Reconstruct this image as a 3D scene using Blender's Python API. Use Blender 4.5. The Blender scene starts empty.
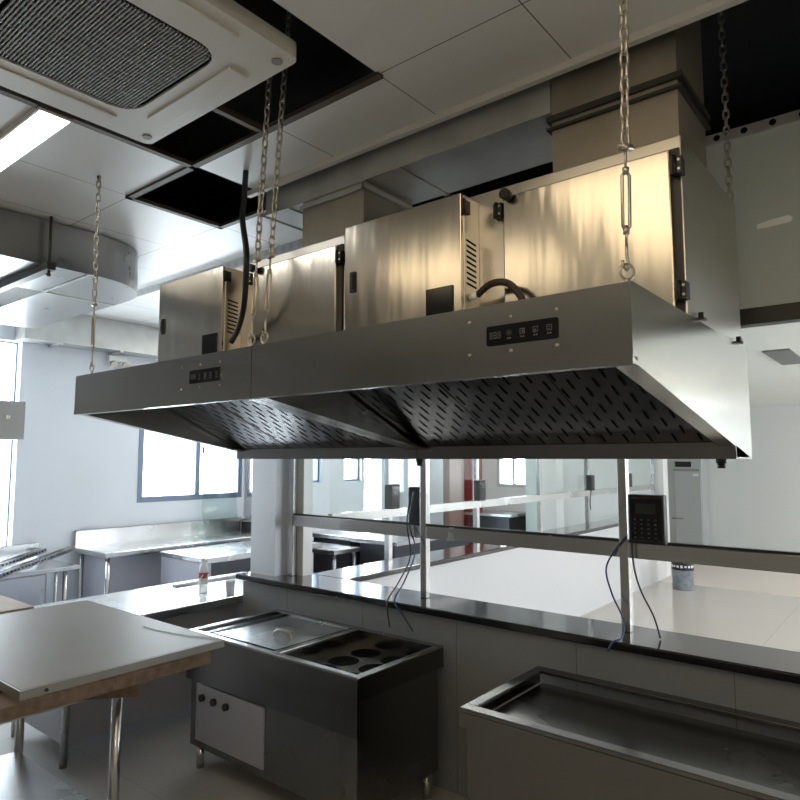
import bpy, bmesh, math, random
from mathutils import Vector, Matrix
random.seed(7)
sc = bpy.context.scene
col = sc.collection

# ---------------------------------------------------------------- camera
cam_d = bpy.data.cameras.new('camera'); cam = bpy.data.objects.new('camera', cam_d); col.objects.link(cam)
cam.location = (0, 0, 1.6)
cam.rotation_euler = (math.radians(90 + 5.18), 0, math.radians(39.04))
cam_d.sensor_width = 36; cam_d.lens = 36 * 651 / 800
cam_d.clip_start = .02; cam_d.clip_end = 100
sc.camera = cam
# ---------------------------------------------------------------- world, light, exposure
SKY = 11.5         # overcast daylight seen through the windows
WARM = 1.6        # warm ceiling panels of the kitchen
COOL = 8.0        # white ceiling strip and the added rear kitchen panels
TUBE_FILL = 38.0  # added tubes behind the camera, fill for the ceiling and bulkhead
HALL_FILL = 7.5        # added ceiling panels that brighten the dining hall
w = bpy.data.worlds.new('world'); sc.world = w; w.use_nodes = True
bg = w.node_tree.nodes['Background']; bg.inputs[0].default_value = (.86, .93, 1, 1); bg.inputs[1].default_value = SKY
sc.view_settings.view_transform = 'Standard'; sc.view_settings.look = 'None'
sc.view_settings.exposure = 0.45; sc.view_settings.gamma = 1; sc.view_settings.use_curve_mapping = False

def portal(name, loc, rot, sx, sy):
    d = bpy.data.lights.new(name, 'AREA'); d.shape = 'RECTANGLE'; d.size = sx; d.size_y = sy
    d.cycles.is_portal = True
    o = bpy.data.objects.new(name, d); o.location = loc; o.rotation_euler = rot; col.objects.link(o)
PI = math.pi
# the daylight openings: portals only steer the sampling of the sky
portal('daylight_window', (-6.2, 1.74, 1.45), (0, -PI/2, 0), 2.3, 1.1)
portal('daylight_window', (-6.2, 4.0, 1.75), (0, -PI/2, 0), 1.1, 1.25)
portal('daylight_window', (-6.2, 6.73, 1.55), (0, -PI/2, 0), 1.1, 0.8)
portal('daylight_window', (3.3, 11.6, 1.5), (0, PI/2, 0), 1.5, 1.4)
portal('daylight_window', (3.3, 6.0, 1.5), (0, PI/2, 0), 1.5, 2.8)

# ---------------------------------------------------------------- materials
def mat(name, rgb, rough=.5, metal=0., spec=.5, noise=0., nscale=(8, 8, 8), bump=0., bscale=(6, 6, 6), rnoise=0.,
        tint=None, aniso=0., emit=None, es=0., coat=0.):
    m = bpy.data.materials.new(name); m.use_nodes = True
    nt = m.node_tree; b = nt.nodes['Principled BSDF']
    b.inputs['Base Color'].default_value = (*rgb, 1); b.inputs['Roughness'].default_value = rough
    b.inputs['Metallic'].default_value = metal; b.inputs['Specular IOR Level'].default_value = spec
    b.inputs['Anisotropic'].default_value = aniso
    b.inputs['Coat Weight'].default_value = coat; b.inputs['Coat Roughness'].default_value = .08
    if emit: b.inputs['Emission Color'].default_value = (*emit, 1); b.inputs['Emission Strength'].default_value = es
    L = nt.links
    if noise or bump or rnoise:
        tc = nt.nodes.new('ShaderNodeTexCoord')
        def nz(scale, det):
            mp = nt.nodes.new('ShaderNodeMapping'); mp.inputs['Scale'].default_value = scale
            n = nt.nodes.new('ShaderNodeTexNoise'); n.inputs['Scale'].default_value = 1; n.inputs['Detail'].default_value = det
            L.new(tc.outputs['Object'], mp.inputs[0]); L.new(mp.outputs[0], n.inputs[0]); return n
        n = nz(nscale, 5)
        if noise:
            r = nt.nodes.new('ShaderNodeMix'); r.data_type = 'RGBA'
            t = tint or tuple(c * (1 - noise) for c in rgb)
            r.inputs[6].default_value = (*t, 1); r.inputs[7].default_value = (*rgb, 1)
            cr = nt.nodes.new('ShaderNodeMapRange'); cr.inputs[1].default_value = .35; cr.inputs[2].default_value = .65
            L.new(n.outputs[0], cr.inputs[0]); L.new(cr.outputs[0], r.inputs[0]); L.new(r.outputs[2], b.inputs['Base Color'])
        if rnoise:
            cr = nt.nodes.new('ShaderNodeMapRange'); cr.inputs[1].default_value = .3; cr.inputs[2].default_value = .7
            cr.inputs[3].default_value = rough - rnoise; cr.inputs[4].default_value = rough + rnoise
            L.new(n.outputs[0], cr.inputs[0]); L.new(cr.outputs[0], b.inputs['Roughness'])
        if bump:
            n2 = nz(bscale, 2); bp = nt.nodes.new('ShaderNodeBump'); bp.inputs['Strength'].default_value = bump
            bp.inputs['Distance'].default_value = .02
            L.new(n2.outputs[0], bp.inputs['Height']); L.new(bp.outputs[0], b.inputs['Normal'])
    return m

def line_mat(name, rgb, line, x0, y0, px, py, wd, rough, ax=('X', 'Y'), **k):
    """a panelled surface: thin joint lines every px, py"""
    m = mat(name, rgb, rough, **k); nt = m.node_tree; L = nt.links; b = nt.nodes['Principled BSDF']
    tc = nt.nodes.new('ShaderNodeTexCoord'); s = nt.nodes.new('ShaderNodeSeparateXYZ'); L.new(tc.outputs['Object'], s.inputs[0])
    def M(op, a, bb=None):
        n = nt.nodes.new('ShaderNodeMath'); n.operation = op
        for i, v in enumerate((a, bb)):
            if v is None: continue
            if isinstance(v, (int, float)): n.inputs[i].default_value = v
            else: L.new(v, n.inputs[i])
        return n.outputs[0]
    out = None
    for a, o, p in ((ax[0], x0, px), (ax[1], y0, py)):
        f = M('FLOORED_MODULO', M('SUBTRACT', s.outputs[a], o - wd / 2), p); l = M('LESS_THAN', f, wd)
        out = l if out is None else M('MAXIMUM', out, l)
    mx = nt.nodes.new('ShaderNodeMix'); mx.data_type = 'RGBA'
    src = b.inputs['Base Color'].links
    if src: L.new(src[0].from_socket, mx.inputs[6])
    else: mx.inputs[6].default_value = (*rgb, 1)
    mx.inputs[7].default_value = (*line, 1)
    L.new(out, mx.inputs[0]); L.new(mx.outputs[2], b.inputs['Base Color'])
    return m

def glass_mat(name, tint, refl=.035):
    m = bpy.data.materials.new(name); m.use_nodes = True; nt = m.node_tree; nt.nodes.clear(); L = nt.links
    o = nt.nodes.new('ShaderNodeOutputMaterial'); mx = nt.nodes.new('ShaderNodeMixShader')
    t = nt.nodes.new('ShaderNodeBsdfTransparent'); t.inputs[0].default_value = (*tint, 1)
    g = nt.nodes.new('ShaderNodeBsdfGlossy'); g.inputs['Roughness'].default_value = .02
    lw = nt.nodes.new('ShaderNodeLayerWeight'); lw.inputs[0].default_value = .5
    pw = nt.nodes.new('ShaderNodeMath'); pw.operation = 'POWER'; pw.inputs[1].default_value = 5
    ma = nt.nodes.new('ShaderNodeMath'); ma.operation = 'MULTIPLY_ADD'; ma.inputs[1].default_value = .7; ma.inputs[2].default_value = refl
    L.new(lw.outputs['Facing'], pw.inputs[0]); L.new(pw.outputs[0], ma.inputs[0]); L.new(ma.outputs[0], mx.inputs[0]); L.new(t.outputs[0], mx.inputs[1]); L.new(g.outputs[0], mx.inputs[2]); L.new(mx.outputs[0], o.inputs[0])
    return m

M = {}
M['hood'] = mat('hood_steel', (.47, .46, .435), .20, 1, noise=.05, nscale=(1.5, 1.5, 5), bump=.015, bscale=(2.5, 2.5, 2.5))
M['door'] = mat('door_steel', (.70, .655, .575), .20, 1, noise=.06, nscale=(3, 3, 3), bump=.20, bscale=(11, 2, 1.4))
M['box'] = mat('casing_steel', (.60, .575, .53), .30, 1, noise=.06, nscale=(2, 2, 4), bump=.015, bscale=(2, 2, 2))
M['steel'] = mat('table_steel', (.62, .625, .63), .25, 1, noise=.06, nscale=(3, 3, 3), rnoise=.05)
M['dsteel'] = mat('shaded_range_steel', (.24, .237, .23), .26, 1, noise=.08, nscale=(2, 2, 2), rnoise=.04)  # dark copy of the stainless steel, shade put into its colour
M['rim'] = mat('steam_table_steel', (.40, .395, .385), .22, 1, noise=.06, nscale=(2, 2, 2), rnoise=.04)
M['apron'] = mat('shaded_apron_steel', (.17, .167, .162), .24, 1, noise=.08, nscale=(2, 2, 2), rnoise=.04)  # same stainless again, the front's shade put into its colour
M['filter'] = mat('filter_steel', (.27, .265, .265), .21, 1, noise=.1, nscale=(4, 4, 4))
M['galv'] = mat('galvanised_sheet', (.55, .56, .545), .4, .55, noise=.22, nscale=(5, 5, 5), rnoise=.1, bump=.06, bscale=(3, 3, 3))
M['duct'] = mat('duct_sheet', (.36, .355, .34), .3, 1, noise=.12, nscale=(3, 3, 2), rnoise=.05)
M['dgalv'] = mat('dull_galvanised_sheet', (.40, .36, .30), .45, .7, noise=.2, nscale=(4, 4, 4), rnoise=.08)
M['panel'] = mat('lilac_grey_panel', (.40, .41, .47), .35, .2)
M['chain'] = mat('chain_zinc', (.48, .45, .40), .35, 1)
M['black'] = mat('black_plastic', (.012, .012, .013), .4)
M['gloss_black'] = mat('gloss_black_panel', (.006, .006, .008), .12)
M['icon'] = mat('panel_print', (.11, .11, .115), .5)
M['screen'] = mat('dark_lcd', (.035, .04, .04), .15)
M['slot'] = mat('slot_dark', (.004, .004, .004), .9, spec=.1)
M['void'] = mat('plenum_dark', (.035, .035, .037), .9)
M['white_wall'] = mat('white_paint', (.80, .80, .79), .45, noise=.03, nscale=(1.5, 1.5, 1.5))
M['blue_wall'] = mat('cool_white_paint', (.70, .74, .80), .5, noise=.03, nscale=(1.5, 1.5, 1.5))
M['warm_wall'] = mat('warm_paint', (.36, .325, .28), .6, noise=.08, nscale=(.8, .8, .8))
M['bulkhead'] = mat('bulkhead_board', (.50, .56, .55), .5, noise=.05, nscale=(1, 1, 1))
M['counter_wall'] = line_mat('shaded_white_tile', (.25, .265, .28), (.12, .12, .12), -3.09, 0, .62, 5, .003, .22, ('X', 'Z'))  # white tile, darkened in colour for the shade below the hood and ledge
M['divider'] = mat('glossy_white_board', (.74, .74, .75), .16, noise=.02, nscale=(1, 1, 1))
M['granite'] = mat('black_granite', (.008, .008, .009), .12, noise=.6, nscale=(160, 160, 160), tint=(.022, .022, .025), coat=.5)
M['ceiling'] = line_mat('ceiling_tile', (.74, .73, .71), (.10, .09, .08), -2.47, 1.585, .545, .535, .004, .36, spec=.6)
M['hall_ceiling'] = mat('hall_ceiling_board', (.80, .80, .77), .6)
M['runner'] = mat('ceiling_runner_metal', (.10, .08, .06), .55, .3)
M['trim'] = mat('white_ceiling_trim', (.66, .65, .62), .35)
M['blackmetal'] = mat('black_channel', (.05, .05, .045), .4, .5)
M['tile_floor'] = line_mat('polished_floor_tile', (.60, .555, .49), (.42, .385, .33), -1.21, 3.3, 1.6, 1.6, .004, .08, spec=.5)
M['kfloor'] = line_mat('kitchen_floor_tile', (.46, .455, .445), (.35, .35, .35), 0, 0, .6, .6, .005, .3)
M['ac'] = mat('white_ac_plastic', (.74, .73, .68), .4)
M['grille'] = mat('ac_grille_slats', (.30, .30, .29), .5)
M['vent_grey'] = mat('vent_grey', (.16, .16, .155), .6)
M['wood'] = mat('rough_plank', (.15, .105, .072), .8, noise=.4, nscale=(4, 30, 30), bump=.3, bscale=(5, 40, 40))
M['ply'] = mat('brown_board', (.33, .25, .19), .7, noise=.2, nscale=(6, 6, 6))
M['board'] = mat('laminate_board', (.17, .152, .132), .45, spec=.22, noise=.06, nscale=(3, 3, 3))
M['board_edge'] = mat('pale_board_edge', (.22, .22, .21), .4)
M['frame'] = mat('blue_grey_window_frame', (.17, .21, .29), .4, .3)
M['glass'] = glass_mat('clear_glass', (.95, .97, .97))
M['green_glass'] = glass_mat('screen_glass', (.965, .985, .978))
M['plastic_film'] = glass_mat('clear_plastic', (.84, .88, .87))
M['key'] = mat('dim_keys', (.09, .09, .1), .4)
M['far_floor'] = mat('pinkish_floor_screed', (.74, .67, .60), .45, noise=.04, nscale=(1, 1, 1))
M['cable'] = mat('blue_cable', (.02, .04, .13), .4)
M['braid'] = mat('brown_braided_hose', (.06, .04, .03), .6, noise=.5, nscale=(120, 120, 120))
M['red'] = mat('red_lacquer', (.36, .05, .05), .35)
M['redbrown'] = mat('brown_lacquer', (.36, .24, .21), .4)
M['palegreen'] = mat('pale_panel', (.62, .72, .70), .4)
M['greypanel'] = mat('grey_panel', (.50, .52, .54), .4)
M['cabinet_dark'] = mat('dark_cabinet_steel', (.08, .085, .10), .35, .6)
M['white'] = mat('white_plastic', (.85, .85, .85), .4)
M['label_red'] = mat('red_label', (.42, .06, .08), .5)
M['can'] = mat('grey_can_print', (.36, .40, .45), .35, .4, noise=.3, nscale=(20, 20, 20))
M['fridge'] = mat('satin_fridge', (.55, .57, .58), .35, .4)
M['water'] = mat('bottle_plastic', (.86, .89, .92), .12)
M['water'].node_tree.nodes['Principled BSDF'].inputs['Alpha'].default_value = .7
M['paper'] = mat('torn_tape', (.88, .9, .88), .6)
M['warm_lamp'] = mat('warm_diffuser', (.9, .85, .75), .5, emit=(1, .80, .52), es=WARM)
M['tube_fill_lamp'] = mat('warm_fill_tube', (.9, .85, .75), .5, emit=(1, .82, .58), es=TUBE_FILL)
M['cool_lamp'] = mat('white_diffuser', (.9, .9, .9), .5, emit=(1, .98, .92), es=COOL)
M['hall_fill_lamp'] = mat('hall_fill_diffuser', (.9, .9, .9), .5, emit=(1, .97, .92), es=HALL_FILL)

# ---------------------------------------------------------------- helpers
class MB:
    def __init__(s): s.bm = bmesh.new()
    def face(s, pts, mi=0):
        f = s.bm.faces.new([s.bm.verts.new(p) for p in pts]); f.material_index = mi; return s
    def box(s, x0, x1, y0, y1, z0, z1, mi=0):
        return s.hexa([(x0, y0, z0), (x1, y0, z0), (x1, y1, z0), (x0, y1, z0)], [(x0, y0, z1), (x1, y0, z1), (x1, y1, z1), (x0, y1, z1)], mi)
    def hexa(s, lo, hi, mi=0):
        n = len(lo); a = [s.bm.verts.new(p) for p in lo]; b = [s.bm.verts.new(p) for p in hi]
        fs = [s.bm.faces.new(a[::-1]), s.bm.faces.new(b)]
        for i in range(n): fs.append(s.bm.faces.new((a[i], a[(i + 1) % n], b[(i + 1) % n], b[i])))
        for f in fs: f.material_index = mi
        return s
    def prism(s, poly, vec, mi=0):
        v = Vector(vec); return s.hexa([Vector(p) for p in poly], [Vector(p) + v for p in poly], mi)
    def bar(s, p0, p1, wx, wy, up=(0, 0, 1), mi=0):
        p0, p1 = Vector(p0), Vector(p1); d = (p1 - p0).normalized(); u = Vector(up)
        if abs(d.dot(u)) > .98: u = Vector((0, 1, 0))
        a = d.cross(u).normalized() * wx / 2; b = a.cross(d).normalized() * wy / 2
        q = [-a - b, a - b, a + b, -a + b]
        return s.hexa([p0 + k for k in q], [p1 + k for k in q], mi)
    def ring(s, c, a, b, seg): return [s.bm.verts.new(c + a * math.cos(2 * PI * i / seg) + b * math.sin(2 * PI * i / seg)) for i in range(seg)]
    def tube(s, pts, r, seg=8, mi=0, closed=False, caps=True):
        pts = [Vector(p) for p in pts]; n = len(pts); rings = []; pa = None
        for i, p in enumerate(pts):
            if closed: d = pts[(i + 1) % n] - pts[i - 1]
            else: d = pts[min(i + 1, n - 1)] - pts[max(i - 1, 0)]
            d.normalize()
            if pa is None:
                u = Vector((0, 0, 1)) if abs(d.z) < .9 else Vector((1, 0, 0)); a = d.cross(u).normalized()
            else: a = (pa - d * pa.dot(d)).normalized()
            pa = a; rr = r[i] if isinstance(r, (list, tuple)) else r
            rings.append(s.ring(p, a * rr, d.cross(a) * rr, seg))
        for i in range(n if closed else n - 1):
            A, B = rings[i], rings[(i + 1) % n]
            for k in range(seg):
                f = s.bm.faces.new((A[k], A[(k + 1) % seg], B[(k + 1) % seg], B[k])); f.material_index = mi; f.smooth = True
        if not closed and caps:
            s.bm.faces.new(rings[0][::-1]).material_index = mi; s.bm.faces.new(rings[-1]).material_index = mi
        return s
    def cyl(s, p0, p1, r, seg=16, mi=0): return s.tube([p0, p1], r, seg, mi)
    def lathe(s, c, prof, seg=20, mi=0):
        c = Vector(c); prev = None
        for (r, z) in prof:
            rg = s.ring(c + Vector((0, 0, z)), Vector((max(r, 1e-4), 0, 0)), Vector((0, max(r, 1e-4), 0)), seg)
            if prev:
                for k in range(seg):
                    f = s.bm.faces.new((prev[k], prev[(k + 1) % seg], rg[(k + 1) % seg], rg[k])); f.smooth = True; f.material_index = mi
            else: s.bm.faces.new(rg[::-1]).material_index = mi
            prev = rg
        s.bm.faces.new(prev).material_index = mi
        return s
    def build(s, name, mats, root=None, parent=None, base=None, bevel=0.):
        """root: the thing whose location the coordinates are made local to; parent: a part of it (for a sub-part)"""
        if not isinstance(mats, (list, tuple)): mats = [mats]
        bmesh.ops.recalc_face_normals(s.bm, faces=s.bm.faces)
        off = Vector(root.location) if root else Vector(base or (0, 0, 0))
        for v in s.bm.verts: v.co -= off
        me = bpy.data.meshes.new(name); s.bm.to_mesh(me); s.bm.free()
        for m in mats: me.materials.append(M[m])
        o = bpy.data.objects.new(name, me); col.objects.link(o)
        if parent or root: o.parent = parent or root
        else: o.location = off
        if bevel:
            b = o.modifiers.new('edge', 'BEVEL'); b.width = bevel; b.segments = 2; b.limit_method = 'ANGLE'; b.angle_limit = .6
        return o
def thing(name, label, cat, loc, group=None):
    o = bpy.data.objects.new(name, None); o.location = loc; col.objects.link(o); o.empty_display_size = .1
    return tag(o, label, cat, group)
def tag(o, label, cat, group=None):
    o['label'] = label; o['category'] = cat
    if group: o['group'] = group
    return o
def struct(o): o['kind'] = 'structure'; return o
def copy_tree(o, parent=None):
    c = o.copy(); col.objects.link(c)
    if parent: c.parent = parent
    for ch in list(o.children): copy_tree(ch, c)
    return c
def dup(o, loc, label, group=None):
    c = copy_tree(o); c.location = loc; c['label'] = label
    if group: c['group'] = group
    return c

# ================================================================ SETTING
HZ = 2.5
XL, XR, YB, YF, ZT = -6.1, 3.2, -3.5, 9.3, 3.5
struct(MB().box(XL - .2, -2.9, YB - .1, YF + .1, -.1, 0).box(-2.9, XR + .1, YB - .1, 2.84, -.1, 0).build('floor', 'kfloor'))
struct(MB().box(-2.9, XR + .1, 2.84, 8.95, -.1, 0).build('floor_hall', 'tile_floor'))
struct(MB().box(-2.9, XR + .1, 8.95, YF + .2, -.1, 0).box(-4.8, XR + .1, YF + .2, 12.8, -.1, 0).build('floor_hall_rear', 'far_floor'))
struct(MB().box(XL - .2, XR + .2, YB - .2, 12.8, ZT, ZT + .1).build('ceiling_slab', 'void'))
# kitchen ceiling: tiles with three openings
c = MB()
for r in ((XL, XR, YB, .515), (XL, -2.47, .515, 1.585), (-1.38, XR, .515, 1.585), (XL, -3.015, 1.585, 1.93), (-2.47, XR, 1.585, 1.93),
          (XL, -3.015, 1.93, 2.12), (XL, -2.72, 2.12, YF)):
    c.box(*r, 2.9, 2.915)
struct(c.build('ceiling', 'ceiling'))
struct(MB().box(-2.9, XR, 2.86, YF + .2, HZ, HZ + .015).box(-4.7, XR, YF + .2, 12.6, HZ, HZ + .015).build('ceiling_hall', 'hall_ceiling'))
struct(MB().box(-2.52, XR, 1.915, 1.94, 2.875, 2.9).build('trim_1', 'trim'))
# dark runners round the openings
c = MB()
c.box(-2.485, -2.455, .5, 1.6, 2.888, 2.9).box(-2.485, -1.37, 1.57, 1.6, 2.888, 2.9)
struct(c.build('trim_2', 'runner'))
c = MB()
c.box(-3.03, -3.0, 1.57, 2.135, 2.888, 2.9).box(-3.03, -2.47, 2.105, 2.135, 2.888, 2.9).box(-3.03, -2.485, 1.57, 1.6, 2.888, 2.9)
struct(c.build('trim_3', 'runner'))
struct(MB().box(-2.0, -1.975, 1.30, 1.57, 2.89, 2.915).build('trim_4', 'runner'))
# outer walls
def wall_with_holes(name, m, x0, x1, y0, y1, z0, z1, holes):
    """wall normal to X; holes (ya, yb, za, zb) sorted along Y"""
    b = MB(); y = y0
    for ya, yb, za, zb in holes:
        if ya > y: b.box(x0, x1, y, ya, z0, z1)
        if za > z0: b.box(x0, x1, ya, yb, z0, za)
        b.box(x0, x1, ya, yb, zb, z1); y = yb
    b.box(x0, x1, y, y1, z0, z1)
    return struct(b.build(name, m))
wall_with_holes('wall_left', 'blue_wall', XL - .2, XL, YB, YF, 0, ZT,
                [(1.2, 2.285, .3, 2.62), (3.40, 4.66, 1.17, 2.3), (5.74, 5.92, 1.3, 2.1), (6.34, 6.68, 1.3, 2.1), (6.74, 7.1, .05, 2.1), (7.16, 7.3, 1.3, 2.1)])
wall_with_holes('wall_right', 'white_wall', XR, XR + .2, YB, 12.8, 0, ZT, [(4.6, 7.4, .8, 2.2), (10.9, 12.3, .8, 2.2)])
b = MB()
for x0, x1, z0, z1 in ((XL, -5.5, 0, ZT), (-5.5, -4.9, 0, 1.15), (-5.5, -4.9, 2.1, ZT), (-4.9, -2.87, 0, ZT)): b.box(x0, x1, YF, YF + .2, z0, z1)
struct(b.build('wall_far', 'white_wall'))
struct(MB().box(-4.9, XR, 12.6, 12.8, 0, ZT).box(-4.9, -4.7, YF + .2, 12.6, 0, ZT).build('wall_hall', 'white_wall'))
struct(MB().box(XL, XR, YB - .2, YB, 0, ZT).build('wall_back', 'warm_wall'))
# bulkhead over the serving hatch, with its black channel and perforated top angle
struct(MB().box(-.95, XR, 2.80, 2.83, 2.185, 2.895).build('wall_bulkhead', 'bulkhead'))
struct(MB().box(-3.25, XR, 2.79, 2.86, 2.12, 2.185).build('trim_5', 'blackmetal', bevel=.004))
b = MB().box(-.95, XR, 2.785, 2.80, 2.88, 2.92)
for k in range(42): b.cyl((-.9 + .1 * k, 2.784, 2.90), (-.9 + .1 * k, 2.786, 2.90), .013, 10, 1)
struct(b.build('trim_6', ['galv', 'slot']))
b = MB().box(-4.72, -2.72, 2.55, 2.565, 2.845, 2.9)
for k in range(26): b.cyl((-4.68 + .077 * k, 2.549, 2.872), (-4.68 + .077 * k, 2.551, 2.872), .02, 10, 1)
struct(b.build('trim_7', ['galv', 'panel']))
struct(MB().box(-2.93, -2.9, 2.86, YF, 2.2, 3.4).build('wall_divider_top', 'white_wall'))

# windows
def window(n, x, y0, y1, z0, z1, mull=(), t=.05, glass=True, wd=.08):
    b = MB(); xa, xb = x - wd, x
    b.box(xa, xb, y0, y1, z0, z0 + t).box(xa, xb, y0, y1, z1 - t, z1).box(xa, xb, y0, y0 + t, z0 + t, z1 - t).box(xa, xb, y1 - t, y1, z0 + t, z1 - t)
    for m in mull: b.box(xa, xb, m - t / 2, m + t / 2, z0 + t, z1 - t)
    f = struct(b.build('window_%d' % n, 'frame'))
    xm = (xa + xb) / 2
    p = MB().box(xm - .003, xm + .003, y0 + t, y1 - t, z0 + t, z1 - t).build('pane', 'glass'); p.parent = f
    return f
window(1, XL - .09, 1.2, 2.285, .3, 2.62, t=.012)
w2 = window(2, XL + .005, 3.40, 4.66, 1.17, 2.3, (4.08,), t=.055)
MB().cyl((XL + .005, 4.135, 1.72), (XL + .03, 4.135, 1.72), .012, 10).box(XL + .015, XL + .03, 4.125, 4.145, 1.66, 1.73).build('window_latch', 'black', parent=w2)
window(3, XL - .05, 5.74, 5.92, 1.3, 2.1, t=.025); window(4, XL - .05, 6.34, 6.68, 1.3, 2.1, t=.025); window(5, XL - .05, 7.16, 7.3, 1.3, 2.1, t=.025)
b = MB()
for x0, x1, z0, z1 in ((-5.5, -4.9, 1.15, 1.2), (-5.5, -4.9, 2.05, 2.1), (-5.5, -5.45, 1.2, 2.05), (-4.95, -4.9, 1.2, 2.05), (-5.21, -5.18, 1.2, 2.05)): b.box(x0, x1, YF - .01, YF + .06, z0, z1)
w6 = struct(b.build('window_6', 'greypanel'))
MB().box(-5.45, -4.95, YF + .02, YF + .026, 1.2, 2.05).build('pane', 'glass', parent=w6)
b = MB()
for y in (4.6, 5.95, 7.34): b.box(XR + .02, XR + .1, y, y + .06, .8, 2.2)
b.box(XR + .02, XR + .1, 4.6, 7.4, .8, .86).box(XR + .02, XR + .1, 4.6, 7.4, 2.14, 2.2)
struct(b.build('window_7', 'frame'))  # out-of-view window added to let daylight into the hall
b = MB()
for y in (10.9, 11.6, 12.24): b.box(XR + .02, XR + .1, y, y + .06, .8, 2.2)
b.box(XR + .02, XR + .1, 10.9, 12.3, .8, .86).box(XR + .02, XR + .1, 10.9, 12.3, 2.14, 2.2)
struct(b.build('window_8', 'frame'))  # out-of-view window added to brighten the far hall wall

# serving wall, ledges, divider wall
WY = 2.72
struct(MB().box(-3.52, XR, WY, 2.95, 0, .824).build('wall_counter', 'counter_wall'))
tag(MB().box(-3.54, XR, 2.67, 2.98, .825, .86).build('granite_ledge', 'granite', base=(-1, 2.8, .825), bevel=.006),
    'long black granite ledge along the serving hatch under the hood', 'ledge')
struct(MB().box(-3.13, -2.87, 2.98, YF, 0, .825).build('wall_divider', 'divider'))
tag(MB().box(-3.16, -2.84, 2.985, YF, .825, .86).build('granite_ledge', 'granite', base=(-3, 5, .825), bevel=.006),
    'black granite ledge running away on top of the white half wall behind', 'ledge')
struct(MB().box(-3.5, -3.26, 2.76, 2.97, .86, ZT).build('wall_pillar', 'blue_wall'))
struct(MB().box(-3.36, -3.18, 6.62, 6.8, 0, 2.9).build('wall_column', 'white_wall'))

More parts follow.
